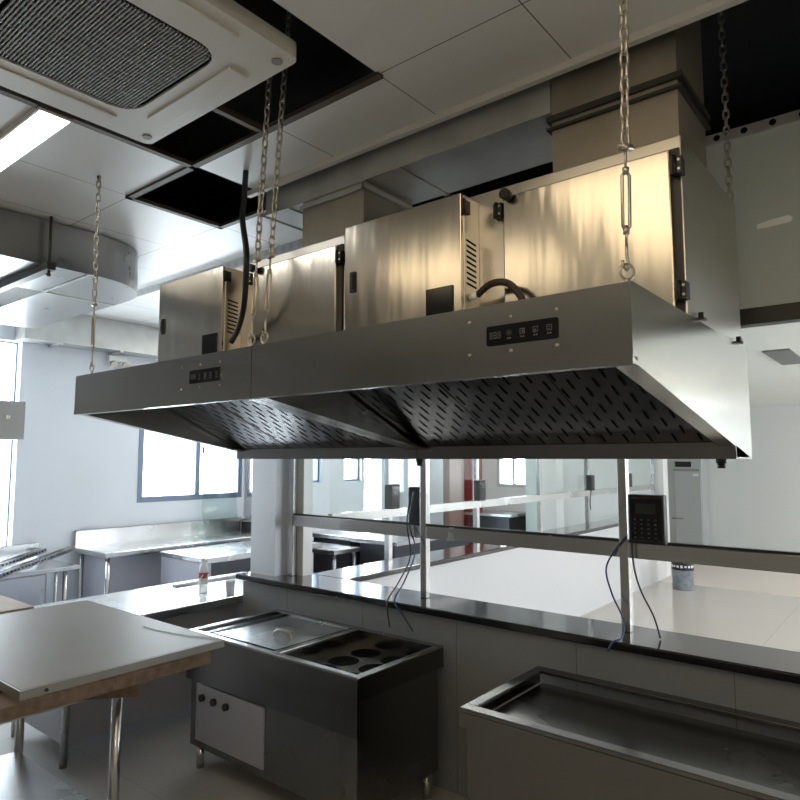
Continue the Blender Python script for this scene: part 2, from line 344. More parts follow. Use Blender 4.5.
# ================================================================ RANGE HOODS (two modules side by side)
x0, x1 = -1.7925, -.485
def hood(x0, x1, label):
    r = thing('range_hood', label, 'range hood', ((x0 + x1) / 2, 2.0, 1.6), 'stainless range hoods hung in a row')
    s = MB(); e = .0015
    xa, xb = x0 + e, x1 - e
    s.box(xa, xb, 1.40, 1.412, 1.822, 1.988)
    s.box(xa, xb, 1.412, 2.57, 1.976, 1.99)
    s.box(xa, xb, 2.558, 2.57, 1.6, 1.976)
    for a in (xa, xb - .012):
        s.prism([(a, 1.412, 1.976), (a, 2.558, 1.976), (a, 2.558, 1.603), (a, 1.412, 1.818)], (.012, 0, 0))
    sh = s.build('shell', 'hood', r)
    # rolled lower edges
    s = MB(); s.box(xa, xb, 1.398, 1.43, 1.806, 1.823)
    for a in (xa, xb - .05): s.prism([(a, 1.43, 1.818), (a, 2.335, 1.648), (a, 2.335, 1.640), (a, 1.43, 1.806)], (.05, 0, 0))
    s.build('rolled_edge', 'hood', r)
    s = MB(); s.box(xa, xb, 2.33, 2.336, 1.6, 1.655).box(xa, xb, 2.336, 2.558, 1.6, 1.606); s.build('grease_gutter', 'filter', r)
    # perforated filter: sheet sloping from the gutter up towards the front
    P0 = Vector((0, 2.345, 1.650)); P1 = Vector((0, 1.63, 1.974)); D = (P1 - P0); Ln = D.length; D.normalize(); N = Vector((0, -D.z, D.y))
    if N.z > 0: N = -N
    fa, fb = x0 + .03, x1 - .03
    s = MB()
    def at(x, t, n=0.): q = P0 + D * t + N * n; return Vector((x, q.y, q.z))
    s.hexa([at(fa, 0), at(fb, 0), at(fb, 0, -.008), at(fa, 0, -.008)], [at(fa, Ln), at(fb, Ln), at(fb, Ln, -.008), at(fa, Ln, -.008)])
    pitch, row = .082, .112; k = 0; t = .03
    while t < Ln - .07:
        x = fa + .03 + (k % 2) * pitch / 2
        while x < fb - .03:
            s.face([at(x - .0045, t, .001), at(x + .0045, t, .001), at(x + .0045, t + .06, .001), at(x - .0045, t + .06, .001)], 1); x += pitch
        t += row / 2; k += 1
    for f in (1/3, 2/3):
        x = fa + (fb - fa) * f
        s.hexa([at(x - .006, 0, .0), at(x + .006, 0, .0), at(x + .006, 0, .003), at(x - .006, 0, .003)], [at(x - .006, Ln, 0), at(x + .006, Ln, 0), at(x + .006, Ln, .003), at(x - .006, Ln, .003)])
    s.build('filter_panel', ['filter', 'slot'], r)
    # control panel on the fascia
    px0 = x0 + .94; pw, ph = .195, .050; zc = 1.907; rr = .006; poly = []
    for cx_, cz_, a0 in ((pw - rr, ph/2 - rr, 0), (rr, ph/2 - rr, 90), (rr, -ph/2 + rr, 180), (pw - rr, -ph/2 + rr, 270)):
        for j in range(5):
            a = math.radians(a0 + j * 22.5); poly.append((px0 + cx_ + rr * math.cos(a), 1.3975, zc + cz_ + rr * math.sin(a)))
    cp = MB().prism(poly, (0, .004, 0)).build('control_panel', 'gloss_black', r)
    Y0, Y1 = 1.3968, 1.3976; s = MB()
    def q(x, z, w, h): s.box(px0 + x, px0 + x + w, Y0, Y1, zc + z, zc + z + h)
    for d in range(3):                                     # dim three-digit display
        x = .010 + d * .0115
        for dz in (-.0075, 0, .0075): q(x, dz, .0075, .0014)
        for dx in (0, .0065): q(x + dx, -.0065, .0013, .0145)
    s.build('digit_display', 'icon', r, cp)
    for j, x in enumerate((.058, .095, .130, .166)):       # four touch keys with a caption mark under each
        s = MB()
        if j == 0:
            for a in range(12):
                an = a * PI / 6; q(x + .006 + .0065 * math.cos(an), .002 + .0065 * math.sin(an), .0017, .0017)
            q(x + .0035, .0022, .006, .0015); q(x + .0058, 0, .0015, .006)
        else:
            q(x, -.004, .0012, .013); q(x + .012, -.004, .0012, .013); q(x, -.004, .013, .0012); q(x, .0085, .013, .0012)
            if j == 1: q(x + .006, -.001, .004, .007)
            if j == 2: q(x + .003, .001, .006, .0015); q(x + .006, -.002, .0015, .006)
            if j == 3: q(x + .003, .004, .006, .0012); q(x + .004, -.001, .004, .0012)
        q(x + .001, -.0125, .0045, .004); q(x + .0075, -.0125, .0045, .004)
        s.build('touch_key', 'icon', r, cp)
    for sx in (x0 + .889, x0 + 1.009, x0 + 1.131):
        for sz in (1.95, 1.865): MB().tube([(sx, 1.4, sz), (sx, 1.397, sz), (sx, 1.3955, sz)], [.0045, .0042, .002], 10).build('screw', 'chain', r)
    MB().cyl((x1 - .075, 2.45, 1.6), (x1 - .075, 2.45, 1.585), .017, 14).cyl((x1 - .075, 2.45, 1.587), (x1 - .075, 2.45, 1.568), .013, 14).build('drain_plug', 'black', r)
    return r
hR = hood(x0, x1, 'right stainless range hood, nearest the camera, with its whole end face showing')
hL = dup(hR, hR.location + Vector((-1.3075, 0, 0)), 'left stainless range hood, further away, with daylight glinting on its filter')

# ================================================================ AIR PURIFIERS on the hoods
def purifier(x1, label):
    r = thing('air_purifier', label, 'air purifier', (x1 - .6, 2.2, 1.99), 'stainless purifier boxes standing on the hoods')
    dx = x1 + .495
    X = lambda v: v + dx
    MB().box(X(-1.72), X(-.495), 1.87, 2.53, 1.99, 2.515).build('casing', 'box', r, bevel=.004)
    d = MB().box(X(-1.055), X(-.52), 1.842, 1.866, 2.0, 2.468).build('door', 'door', r, bevel=.005)
    MB().box(X(-1.06), X(-.5), 1.862, 1.8705, 1.995, 2.475).build('door_gap_shade', 'black', r, d)  # black strip standing in for the shade in the door gap
    for (hx, hz) in ((-1.072, 2.425), (-1.072, 2.04), (-.502, 2.415), (-.502, 2.06)):
        h = MB(); h.box(X(hx - .016), X(hx + .014), 1.836, 1.871, hz - .024, hz + .024)
        h.cyl((X(hx - .004), 1.834, hz - .026), (X(hx - .004), 1.834, hz + .026), .006, 10)
        for sz in (-.013, .013): h.cyl((X(hx + .007), 1.8345, hz + sz), (X(hx + .007), 1.837, hz + sz), .004, 8, 1)
        h.build('hinge', ['black', 'chain'], r)
    MB().cyl((X(-1.03), 1.842, 2.462), (X(-1.03), 1.81, 2.462), .013, 14).cyl((X(-1.03), 1.83, 2.462), (X(-1.03), 1.805, 2.462), .018, 14).build('knob', 'black', r, d)
    # control cabinet standing proud at the left end
    c = MB().box(X(-1.70), X(-1.165), 1.778, 1.871, 1.992, 2.485).build('control_cabinet', 'box', r, bevel=.003)
    cd = MB().box(X(-1.702), X(-1.168), 1.762, 1.777, 1.994, 2.487).build('cabinet_door', 'door', r, c, bevel=.003)
    MB().box(X(-1.672), X(-1.642), 1.756, 1.763, 2.225, 2.305).box(X(-1.666), X(-1.648), 1.75, 1.757, 2.235, 2.295).build('door_handle', 'black', r, c, bevel=.006)
    MB().box(X(-1.312), X(-1.20), 1.757, 1.763, 2.085, 2.178).build('meter_window', 'gloss_black', r, c, bevel=.002)
    s = MB()
    for k in range(9):
        z = 2.335 - k * .0185; s.prism([(X(-1.1655), 1.79, z), (X(-1.1655), 1.848, z - .006), (X(-1.1655), 1.848, z - .013), (X(-1.1655), 1.79, z - .007)], (.0015, 0, 0))
    s.build('vent_slots', 'slot', r, c)
    for z in (2.44, 2.03):
        h = MB().box(X(-1.168), X(-1.155), 1.764, 1.80, z - .022, z + .022).cyl((X(-1.158), 1.765, z - .024), (X(-1.158), 1.765, z + .024), .006, 8)
        h.build('hinge', 'black', r, c)
    for y in (1.95, 2.42):
        MB().box(X(-.496), X(-.47), y - .014, y + .014, 1.99, 1.998).cyl((X(-.482), y, 1.997), (X(-.482), y, 2.014), .008, 8).build('foot_bolt', 'black', r)
    return r
pR = purifier(-.495, 'large stainless purifier box on the right hood, its right side in view')
pL = dup(pR, pR.location + Vector((-1.31, 0, 0)), 'stainless purifier box on the left hood, partly behind the twin chains')

# corrugated hoses
def spline(pts, n=10):
    pts = [Vector(p) for p in pts]; out = []
    P = [pts[0]] + pts + [pts[-1]]
    for i in range(1, len(P) - 2):
        for k in range(n):
            t = k / n; a, b_, c_, d = P[i-1], P[i], P[i+1], P[i+2]
            out.append(.5 * ((2*b_) + (c_-a)*t + (2*a-5*b_+4*c_-d)*t*t + (3*b_-a-3*c_+d)*t**3))
    return out + [pts[-1]]
r = thing('braided_hose', 'short brown braided hose looping out of the right purifier cabinet', 'hose', (-1.165, 1.81, 2.14))
p = spline([(-1.135, 1.808, 2.142), (-1.07, 1.79, 2.165), (-1.0, 1.78, 2.15), (-.955, 1.79, 2.085), (-.945, 1.80, 2.0)], 14)
MB().tube(p, [.011 + .0012 * (i % 2) for i in range(len(p))], 10).build('hose', 'braid', r)
MB().cyl((-1.163, 1.808, 2.138), (-1.133, 1.808, 2.142), .013, 12).build('gland', 'white', r)
tag(MB().tube(spline([(-2.335, 1.77, 2.9), (-2.31, 1.745, 2.76), (-2.285, 1.72, 2.65), (-2.235, 1.705, 2.50), (-2.225, 1.70, 2.42), (-2.28, 1.735, 2.28), (-2.36, 1.77, 2.19), (-2.44, 1.79, 2.13)], 8), .013, 10)
    .build('black_conduit', 'black', base=(-2.335, 1.77, 2.9)), 'black flexible conduit dropping from the ceiling to the left purifier box', 'conduit')

# ================================================================ CHAINS
def chain(base, top, rig, label, name='hanging_chain', turn=0.):
    base, top = Vector(base), Vector(top)
    r = thing(name, label, 'chain', base, 'chains carrying the hoods')
    d = (top - base).normalized(); u = Vector((1, 0, 0)); a = (u - d * u.dot(d)).normalized(); b_ = d.cross(a)
    a, b_ = a * math.cos(turn) + b_ * math.sin(turn), b_ * math.cos(turn) - a * math.sin(turn)
    wr = .0037; pos = 0.
    pt = lambda s, x=0, y=0: base + d * s + a * x + b_ * y
    # eye ring standing on the hood
    ring = [pt(.012 + .016 + .018 * math.cos(t * PI / 7), .018 * math.sin(t * PI / 7)) for t in range(14)]
    MB().tube(ring, .0034, 7, closed=True).cyl(pt(0), pt(.012), .006, 8).build('eye_bolt', 'chain', r)
    s0 = .045
    if rig:
        h = MB(); h.tube([pt(s0 + .05), pt(s0 + .02), pt(s0 - .005, .006), pt(s0 - .014, 0), pt(s0 - .006, -.009), pt(s0 + .008, -.011)], .0035, 7)
        h.cyl(pt(s0 + .045), pt(s0 + .09), .0035, 8).build('hook', 'chain', r)
        t = MB()
        for sx in (-.009, .009): t.tube([pt(s0 + .075, 0), pt(s0 + .088, sx), pt(s0 + .205, sx), pt(s0 + .218, 0)], .0042, 7)
        t.cyl(pt(s0 + .07), pt(s0 + .084), .008, 8).cyl(pt(s0 + .21), pt(s0 + .224), .008, 8).build('turnbuckle', 'chain', r)
        MB().cyl(pt(s0 + .218), pt(s0 + .275), .0036, 8).build('threaded_rod', 'chain', r)
        MB().cyl(pt(s0 + .272, -.014), pt(s0 + .272, .014), .009, 8).cyl(pt(s0 + .272, -.02), pt(s0 + .272, .02), .005, 8).build('chain_clip', 'chain', r)
        s0 += .275
    L = (top - base).length; c = MB(); k = 0; Ll, Lw = .037, .0095; s = s0
    while s < L - .004:
        x, y = ((1, 0), (0, 1))[k % 2]; lp = []
        for i in range(12):
            t = i * PI / 6; sg = 1 if math.sin(t) >= 0 else -1
            lp.append(pt(s + Ll / 2 + sg * (Ll / 2 - Lw) * (abs(math.sin(t)) > .01) + Lw * math.sin(t), Lw * math.cos(t) * x, Lw * math.cos(t) * y))
        c.tube(lp, wr, 6, closed=True); s += Ll - 1.5 * wr; k += 1
    c.build('chain_links', 'chain', r)
    MB().cyl(pt(L - .012), pt(L), .009, 10).build('ceiling_anchor', 'black', r)
    return r
chain((-2.963, 1.41, 1.99), (-2.905, 1.377, 2.9), True, 'steel chain with turnbuckle at the far left corner of the hoods')
chain((-1.835, 1.43, 1.99), (-1.775, 1.47, 3.5), True, 'left one of the twin chains at the joint between the two hoods')
chain((-1.765, 1.43, 1.99), (-1.695, 1.48, 3.5), True, 'right one of the twin chains at the joint between the two hoods')
chain((-.505, 1.43, 1.99), (-.487, 1.43, 2.9), True, 'steel chain with turnbuckle at the near right front corner of the hoods', turn=.95)
chain((-.515, 2.55, 1.99), (-.515, 2.55, 3.5), False, 'dark chain rising behind the right purifier box to the open ceiling')

# ================================================================ DUCTS
r = thing('exhaust_duct', 'long galvanised exhaust duct lying across above the purifier boxes', 'duct', (-1.8, 2.15, 2.78))
MB().box(-2.455, -.945, 1.985, 2.33, 2.785, 3.25).build('duct_run', 'galv', r)
for x in (-2.3, -1.62): MB().box(x - .012, x + .012, 1.98, 2.335, 2.779, 2.785).build('seam_flange', 'galv', r)
MB().prism([(-2.19, 1.987, 2.79), (-1.81, 1.987, 2.79), (-1.81, 2.32, 2.79), (-2.19, 2.32, 2.79)], (0, 0, -.274)).build('drop_duct', 'dgalv', r)
s = MB().box(-2.20, -1.80, 1.972, 1.987, 2.745, 2.765).box(-1.81, -1.795, 1.972, 2.335, 2.745, 2.765); s.build('drop_flange', 'galv', r)
r = thing('exhaust_riser', 'brownish upright exhaust duct rising from the right purifier box', 'duct', (-.73, 2.15, 2.516))
MB().box(-.94, -.53, 1.985, 2.30, 2.516, 3.48).build('duct_riser', 'dgalv', r)
MB().box(-.955, -.515, 1.972, 2.315, 2.745, 2.765).box(-.955, -.515, 1.972, 2.315, 2.715, 2.725).build('riser_flange', 'blackmetal', r)
# L-shaped fresh-air duct under the ceiling at left
def arc(cx, cy, rr, a0, a1, n=8): return [(cx + rr * math.cos(math.radians(a0 + (a1 - a0) * i / n)), cy + rr * math.sin(math.radians(a0 + (a1 - a0) * i / n))) for i in range(n + 1)]
plan = [(-3.65, -.6)] + arc(-4.08, 1.735, .43, 0, 90, 12) + [(-5.55, 2.165), (-5.55, 1.70), (-4.26, 1.70), (-4.26, -.6)]
r = thing('ceiling_duct', 'bright galvanised duct bending in a rounded elbow below the ceiling', 'duct', (-4.0, 1.0, 2.63))
MB().prism([(x, y, 2.645) for x, y in plan], (0, 0, .245)).build('duct_body', 'duct', r)
MB().box(-4.27, -3.64, 1.69, 1.71, 2.64, 2.647).box(-4.27, -4.25, 1.69, 2.16, 2.64, 2.647).build('joint_seam', 'galv', r)
r = thing('duct_hanger', 'dark trapeze hanger bar and rods holding up the elbow duct', 'hanger', (-3.95, 1.52, 2.6))
MB().bar((-4.33, 1.46, 2.623), (-3.57, 1.46, 2.623), .045, .04).build('channel_bar', 'blackmetal', r)
for x in (-3.6, -4.3): MB().cyl((x, 1.46, 2.57), (x, 1.46, 2.9), .008, 8).cyl((x, 1.46, 2.575), (x, 1.46, 2.585), .014, 6).build('threaded_rod', 'blackmetal', r)
r = thing('wall_duct', 'straight rectangular duct running along the window wall under the ceiling', 'duct', (-6.0, 3.5, 2.62))
MB().box(-6.1, -5.88, 2.22, 5.6, 2.62, 2.898).build('duct_body', 'galv', r)
for y in (2.5, 3.05): MB().box(-6.1, -5.86, y, y + .03, 2.6, 2.62).build('bracket', 'galv', r)

# ================================================================ CEILING FITTINGS
# cassette air conditioner
r = thing('cassette_air_conditioner', 'square white cassette air conditioner panel set in the ceiling', 'air conditioner', (-1.93, .9, 2.86))
ax0, ax1, ay0, ay1 = -2.405, -1.50, .46, 1.34
s = MB()
zb, zt = 2.876, 2.9
ins = .17
outer = [(ax0, ay0), (ax1, ay0), (ax1, ay1), (ax0, ay1)]
def rrect(x0, x1, y0, y1, rad, n=4):
    o = []
    for cx_, cy_, a0 in ((x1 - rad, y1 - rad, 0), (x0 + rad, y1 - rad, 90), (x0 + rad, y0 + rad, 180), (x1 - rad, y0 + rad, 270)):
        o += [(cx_ + rad * math.cos(math.radians(a0 + i * 90 / n)), cy_ + rad * math.sin(math.radians(a0 + i * 90 / n))) for i in range(n + 1)]
    return o
def ringslab(s, O, I, z0, z1, mi=0):
    n = len(O)
    for i in range(n):
        j = (i + 1) % n
        s.hexa([(*O[i], z0), (*O[j], z0), (*I[j], z0), (*I[i], z0)], [(*O[i], z1), (*O[j], z1), (*I[j], z1), (*I[i], z1)], mi)
O = rrect(ax0, ax1, ay0, ay1, .03); I = rrect(ax0 + ins, ax1 - ins, ay0 + ins, ay1 - ins, .09)
ringslab(s, O, I, zb, zt + .03)
s.build('face_panel', 'ac', r)
s = MB(); s.prism([(x, y, 2.884) for x, y in I], (0, 0, .01), 0)
n = 46
for i in range(n):
    y = ay0 + ins + .02 + (ay1 - ay0 - 2 * ins - .04) * i / (n - 1); cut = .05 if i in (0, 1, n - 2, n - 1) else .015
    s.box(ax0 + ins + cut, ax1 - ins - cut, y - .0025, y + .0025, 2.877, 2.885, 1)
for i in range(14):
    x = ax0 + ins + .04 + (ax1 - ax0 - 2 * ins - .08) * i / 13; s.box(x - .002, x + .002, ay0 + ins + .02, ay1 - ins - .02, 2.879, 2.885, 1)
s.build('intake_grille', ['slot', 'grille'], r)
for (xa, xb, ya, yb) in ((ax0 + .2, ax1 - .2, ay1 - .125, ay1 - .05), (ax0 + .2, ax1 - .2, ay0 + .05, ay0 + .125), (ax0 + .05, ax0 + .125, ay0 + .2, ay1 - .2), (ax1 - .125, ax1 - .05, ay0 + .2, ay1 - .2)):
    f = MB().box(xa, xb, ya, yb, 2.869, 2.8765).build('air_flap', 'ac', r, bevel=.004)
for (x, y) in ((ax0 + .06, ay1 - .045), (ax1 - .06, ay1 - .045), (ax0 + .06, ay0 + .045), (ax1 - .06, ay0 + .045)):
    MB().cyl((x, y, 2.877), (x, y, 2.872), .018, 14).build('corner_screw', 'grille', r)
MB().box(ax0 + .04, ax1 - .04, ay0 + .04, ay1 - .04, 2.935, 3.2).build('unit_body', 'void', r)
for (x, y) in ((ax0 + .1, ay0 + .1), (ax1 - .1, ay0 + .1), (ax0 + .1, ay1 - .1), (ax1 - .1, ay1 - .1)):
    MB().cyl((x, y, 3.2), (x, y, 3.5), .006, 6).build('suspension_rod', 'void', r)
# lights
def light(name, x0, x1, y0, y1, z, m, label, group, t=.02):
    r = thing(name, label, 'ceiling light', ((x0 + x1) / 2, (y0 + y1) / 2, z), group)
    f = .008; s = MB()
    s.box(x0 - f, x1 + f, y0 - f, y0, z - t, z).box(x0 - f, x1 + f, y1, y1 + f, z - t, z).box(x0 - f, x0, y0, y1, z - t, z).box(x1, x1 + f, y0, y1, z - t, z)
    s.build('lamp_frame', 'white', r)
    MB().box(x0, x1, y0, y1, z - t * .8, z - .001).build('diffuser', m, r)
    return r
light('strip_light', -3.68, -2.475, .945, 1.055, 2.9, 'cool_lamp', 'glowing white strip light in the ceiling at upper left', None)
g = 'warm square panel lights in the kitchen ceiling'
for x, ya, yb in ((-2.9, -.55, .30), (-1.37, -.55, .97), (-.2, -.55, .3)):
    light('panel_light', x, x + 1.15, ya, yb, 2.9, 'warm_lamp', 'warm panel light in the kitchen ceiling over the camera side of the hoods', g)
for x, lab in ((.9, 'unseen warm fill tube added behind the camera, nearer the hoods'), (2.2, 'unseen warm fill tube added behind the camera, further from the hoods')):
    r = thing('fill_tube_light', lab, 'added fill light', (x + .55, -1.3, 2.45))  # unseen lamp added to lift the ceiling, ducts and bulkhead
    MB().cyl((x, -1.3, 2.45), (x + 1.1, -1.3, 2.45), .022, 12).build('tube', 'tube_fill_lamp', r)
    MB().box(x - .02, x + 1.12, -1.32, -1.28, 2.475, 2.5).build('batten', 'white', r)
    for dx in (.1, 1.0): MB().cyl((x + dx, -1.3, 2.5), (x + dx, -1.3, 2.9), .004, 6).build('hanging_wire', 'chain', r)
g = 'added panel lights in the rear kitchen ceiling'
for y in (3.9, 6.2):  # lamps added because the rear kitchen is too dark without them
    light('panel_light', -4.9, -3.7, y, y + .6, 2.9, 'cool_lamp', 'white panel light added to brighten the rear kitchen behind the hoods', g)
g = 'added panel lights in the dining hall ceiling'
for (x, y) in ((1.95, 6.2), (1.9, 9.6), (1.9, 11.4)):  # out-of-view lamps added to light the hall
    light('panel_light', x, x + 1.2, y, y + .6, HZ, 'hall_fill_lamp', 'unseen white panel light added to brighten the dining hall', g)
r = thing('ceiling_vent', 'grey square air grille in the white dining hall ceiling', 'vent', (-.93, 6.5, HZ))
s = MB(); s.box(-1.04, -.84, 6.08, 7.03, HZ - .012, HZ)
for i in range(31): s.box(-1.03, -.85, 6.095 + i * .03, 6.107 + i * .03, HZ - .018, HZ - .011, 1)
s.build('grille', ['vent_grey', 'grille'], r)
# emergency light
r = thing('emergency_light', 'small twin-headed emergency light high on the window wall', 'emergency light', (-6.1, 3.13, 2.55))
MB().box(-6.1, -6.05, 3.04, 3.22, 2.535, 2.595).build('housing', 'white', r, bevel=.006)
for y in (3.07, 3.19): MB().tube([(-6.06, y, 2.525), (-6.03, y, 2.51), (-6.0, y, 2.50)], [.014, .03, .034], 14).build('lamp_head', 'chain', r)
# torn tape on the bulkhead
tag(MB().prism([(-.475, 2.7985, 2.495), (-.445, 2.7985, 2.493), (-.36, 2.7985, 2.498), (-.352, 2.7985, 2.512), (-.365, 2.7985, 2.526), (-.43, 2.7985, 2.52), (-.472, 2.7985, 2.513)], (0, .0014, 0))
    .build('tape_strip', 'paper', base=(-.41, 2.7985, 2.5)), 'torn whitish strip of tape on the grey bulkhead at right', 'tape')

# ================================================================ SERVING SCREENS (posts, rails, glass)
PY = 2.86; PX = [-3.205, -2.145, -1.055, .02, 1.1, 2.18]
r = thing('serving_screen', 'stainless framed glass screen standing on the near granite ledge', 'screen', (-1.05, PY, .86))
for x in PX:
    MB().box(x - .02, x + .02, PY - .02, PY + .02, .86, 2.12).build('post', 'steel', r, bevel=.003)
for i, (a, b_) in enumerate(zip(PX[:-1], PX[1:])):
    MB().box(a + .02, b_ - .02, PY - .02, PY + .02, 1.175, 1.243).build('middle_rail', 'steel', r, bevel=.003)
    MB().box(a + .02, b_ - .02, PY - .004, PY + .004, 1.243, 2.12).build('glass_pane', 'green_glass', r)
    MB().box(a + .02, b_ - .02, PY - .012, PY + .012, 1.243, 1.252).build('glass_seal', 'black', r)
QX = -3.0; QY = [3.03, 3.57, 4.72, 5.87, 7.02, 8.2, 9.25]
r = thing('serving_screen', 'stainless framed glass screen on the half wall running away behind', 'screen', (QX, 6, .86))
for y in QY[1:]: MB().box(QX - .02, QX + .02, y - .02, y + .02, .86, 2.2).build('post', 'steel', r)
MB().box(-3.215, -3.135, 2.885, 2.965, .86, 2.115).build('post', 'white', r)
for a, b_ in zip(QY[:-1], QY[1:]):
    e = .04 if a == QY[0] else .02
    if a == QY[0]: a -= .08
    MB().box(QX - .02, QX + .02, a + e, b_ - .02, 1.19, 1.25).build('middle_rail', 'steel', r)
    MB().box(QX - .003, QX + .003, a + e, b_ - .02, 1.25, 2.2).build('glass_pane', 'green_glass', r)

# payment terminals
def terminal(loc, ax, w, h, d, label, face=-1, group='payment terminals on the screen posts'):
    """ax='Y': faces along Y; ax='X': faces along X"""
    x, y, z = loc
    r = thing('payment_terminal', label, 'terminal', loc, group)
    def B(u0, u1, v0, v1, z0, z1):        # u across, v depth (0 at the back, d at the face)
        if ax == 'Y': return (x + u0, x + u1, *sorted((y + face * v0, y + face * v1)), z + z0, z + z1)
        return (*sorted((x + face * v0, x + face * v1)), y + u0, y + u1, z + z0, z + z1)
    MB().box(*B(-w/2, w/2, 0, d, 0, h)).build('housing', 'black', r, bevel=.006)
    MB().box(*B(-w/2 + .012, w/2 - .012, d, d + .002, h * .08, h * .92)).build('front_plate', 'gloss_black', r)
    MB().box(*B(-w*.28, w*.28, d + .002, d + .004, h * .62, h * .82)).build('display', 'screen', r)
    for j in range(5):
        k = MB()
        k.box(*B(-w*.34, w*.34, d + .0019, d + .003, h*.115 + j * h*.09, h*.115 + j*h*.09 + h*.04))
        for i in range(4): k.box(*B(-w*.33 + i * w * .19, -w*.33 + i * w * .19 + w*.05, d + .0028, d + .005, h*.12 + j * h*.09, h*.12 + j*h*.09 + h*.03), 1)
        k.build('key_row', ['gloss_black', 'key'], r)
    return r
terminal((-.938, 2.835, 1.245), 'Y', .15, .205, .045, 'black payment terminal with keypad facing us on the right-hand post')
terminal((-2.225, 2.885, 1.245), 'Y', .115, .20, .05, 'black payment terminal seen from behind beside the middle post', face=1)
for y, lab in ((3.57, 'dark payment terminal on the back screen post just left of the middle post'), (4.72, 'dark payment terminal on the back screen post seen before the red cabinets'),
               (7.02, 'dark payment terminal on the back screen post with a wire hanging loose'), (8.2, 'small far payment terminal seen just above the large keypad terminal')):
    terminal((QX + .0215, y - .02, 1.252), 'X', .10, .17, .06, lab, face=1)

# cables hanging from the terminals
def cable(name, pts, r_, m, label, group=None):
    return tag(MB().tube(spline(pts, 8), r_, 7).build(name, m, base=pts[0]), label, 'cable', group)
gc = 'loose cables hanging from the terminals'
cable('blue_cable', [(-2.2, 2.83, 1.42), (-2.22, 2.82, 1.25), (-2.17, 2.80, 1.15), (-2.165, 2.79, 1.08), (-2.19, 2.74, .96), (-2.19, 2.655, .87), (-2.13, 2.64, .82), (-2.05, 2.63, .745)], .004, 'cable',
      'blue cable at the middle post, curling right below the ledge', gc)
cable('black_cable', [(-2.215, 2.815, 1.38), (-2.23, 2.81, 1.25), (-2.20, 2.80, 1.08), (-2.23, 2.74, .95), (-2.235, 2.655, .87), (-2.225, 2.64, .82), (-2.20, 2.63, .74)], .004, 'black',
      'black cable at the middle post, hanging straight below the ledge', gc)
cable('blue_cable', [(-1.035, 2.828, 1.27), (-1.09, 2.825, 1.20), (-1.125, 2.815, 1.12), (-1.095, 2.80, 1.02), (-1.035, 2.76, .93), (-1.022, 2.70, .872), (-1.04, 2.657, .862), (-1.065, 2.655, .82)], .004, 'cable',
      'blue cable at the right-hand post with its end over the ledge', gc)
cable('black_cable', [(-1.01, 2.815, 1.27), (-1.005, 2.818, 1.15), (-.98, 2.82, 1.05), (-.93, 2.82, .95), (-.905, 2.82, .865)], .004, 'black', 'black cable running down to the ledge right of the right-hand post', gc)
cable('thin_wire', [(QX + .06, 6.94, 1.33), (QX + .10, 6.90, 1.30), (QX + .1, 6.86, 1.15), (QX + .08, 6.92, 1.05)], .006, 'black', 'thin loose wire dangling from a terminal on the back screen')

# ================================================================ STEAM TABLES below the ledge
r = thing('steam_table', 'stainless steam table with covered pan and a plate of round pot holes', 'steam table', (-2.5, 2.35, 0))
sx0, sx1, sy0, sy1, zt = -3.11, -1.885, 2.045, 2.66, .70
s = MB(); rim = .035
s.box(sx0, sx1, sy0, sy0 + rim, zt - .012, zt).box(sx0, sx1, sy1 - rim, sy1, zt - .012, zt).box(sx0, sx0 + rim, sy0 + rim, sy1 - rim, zt - .012, zt).box(sx1 - rim, sx1, sy0 + rim, sy1 - rim, zt - .012, zt)
s.box(-2.45, -2.41, sy0 + rim, sy1 - rim, zt - .012, zt)
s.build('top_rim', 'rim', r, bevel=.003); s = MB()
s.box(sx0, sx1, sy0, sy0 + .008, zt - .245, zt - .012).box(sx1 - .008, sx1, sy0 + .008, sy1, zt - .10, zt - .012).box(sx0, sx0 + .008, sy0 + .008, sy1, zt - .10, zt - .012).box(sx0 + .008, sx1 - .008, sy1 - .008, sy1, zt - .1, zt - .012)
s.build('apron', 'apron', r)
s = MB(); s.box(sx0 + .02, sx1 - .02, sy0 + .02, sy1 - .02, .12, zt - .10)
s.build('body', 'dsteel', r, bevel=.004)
s = MB().box(sx0 + .08, sx0 + .62, sy0 + .010, sy0 + .021, .16, .44); s.build('control_box', 'panel', r, bevel=.003)
for k in range(3): MB().cyl((sx0 + .14 + k * .1, sy0 + .012, .38), (sx0 + .14 + k * .1, sy0 - .006, .38), .018, 12).build('control_knob', 'black', r)
for x in (sx0 + .06, sx1 - .06):
    for y in (sy0 + .06, sy1 - .06): MB().cyl((x, y, 0), (x, y, .12), .02, 12).build('leg', 'steel', r)
# narrow pans at left
s = MB()
for xa, xb in ((-3.07, -3.01), (-2.995, -2.95)):
    s.box(xa, xb, sy0 + rim + .004, sy1 - rim - .004, zt - .06, zt - .055)
    s.box(xa, xa + .004, sy0 + rim, sy1 - rim, zt - .055, zt - .006).box(xb - .004, xb, sy0 + rim, sy1 - rim, zt - .055, zt - .006)
s.build('narrow_pan', 'steel', r)
s = MB(); s.box(-2.93, -2.47, sy0 + rim + .02, sy1 - rim - .02, zt - .010, zt - .004)
for y in (sy0 + rim + .012, sy1 - rim - .02): s.box(-2.94, -2.46, y, y + .008, zt - .014, zt + .002)
lid = s.build('pan_lid', 'steel', r)
MB().tube(spline([(-2.665, 2.26, zt - .004), (-2.655, 2.262, zt + .022), (-2.61, 2.27, zt + .03), (-2.565, 2.278, zt + .022), (-2.555, 2.28, zt - .004)], 5), .006, 8).build('lid_handle', 'chain', r, lid)
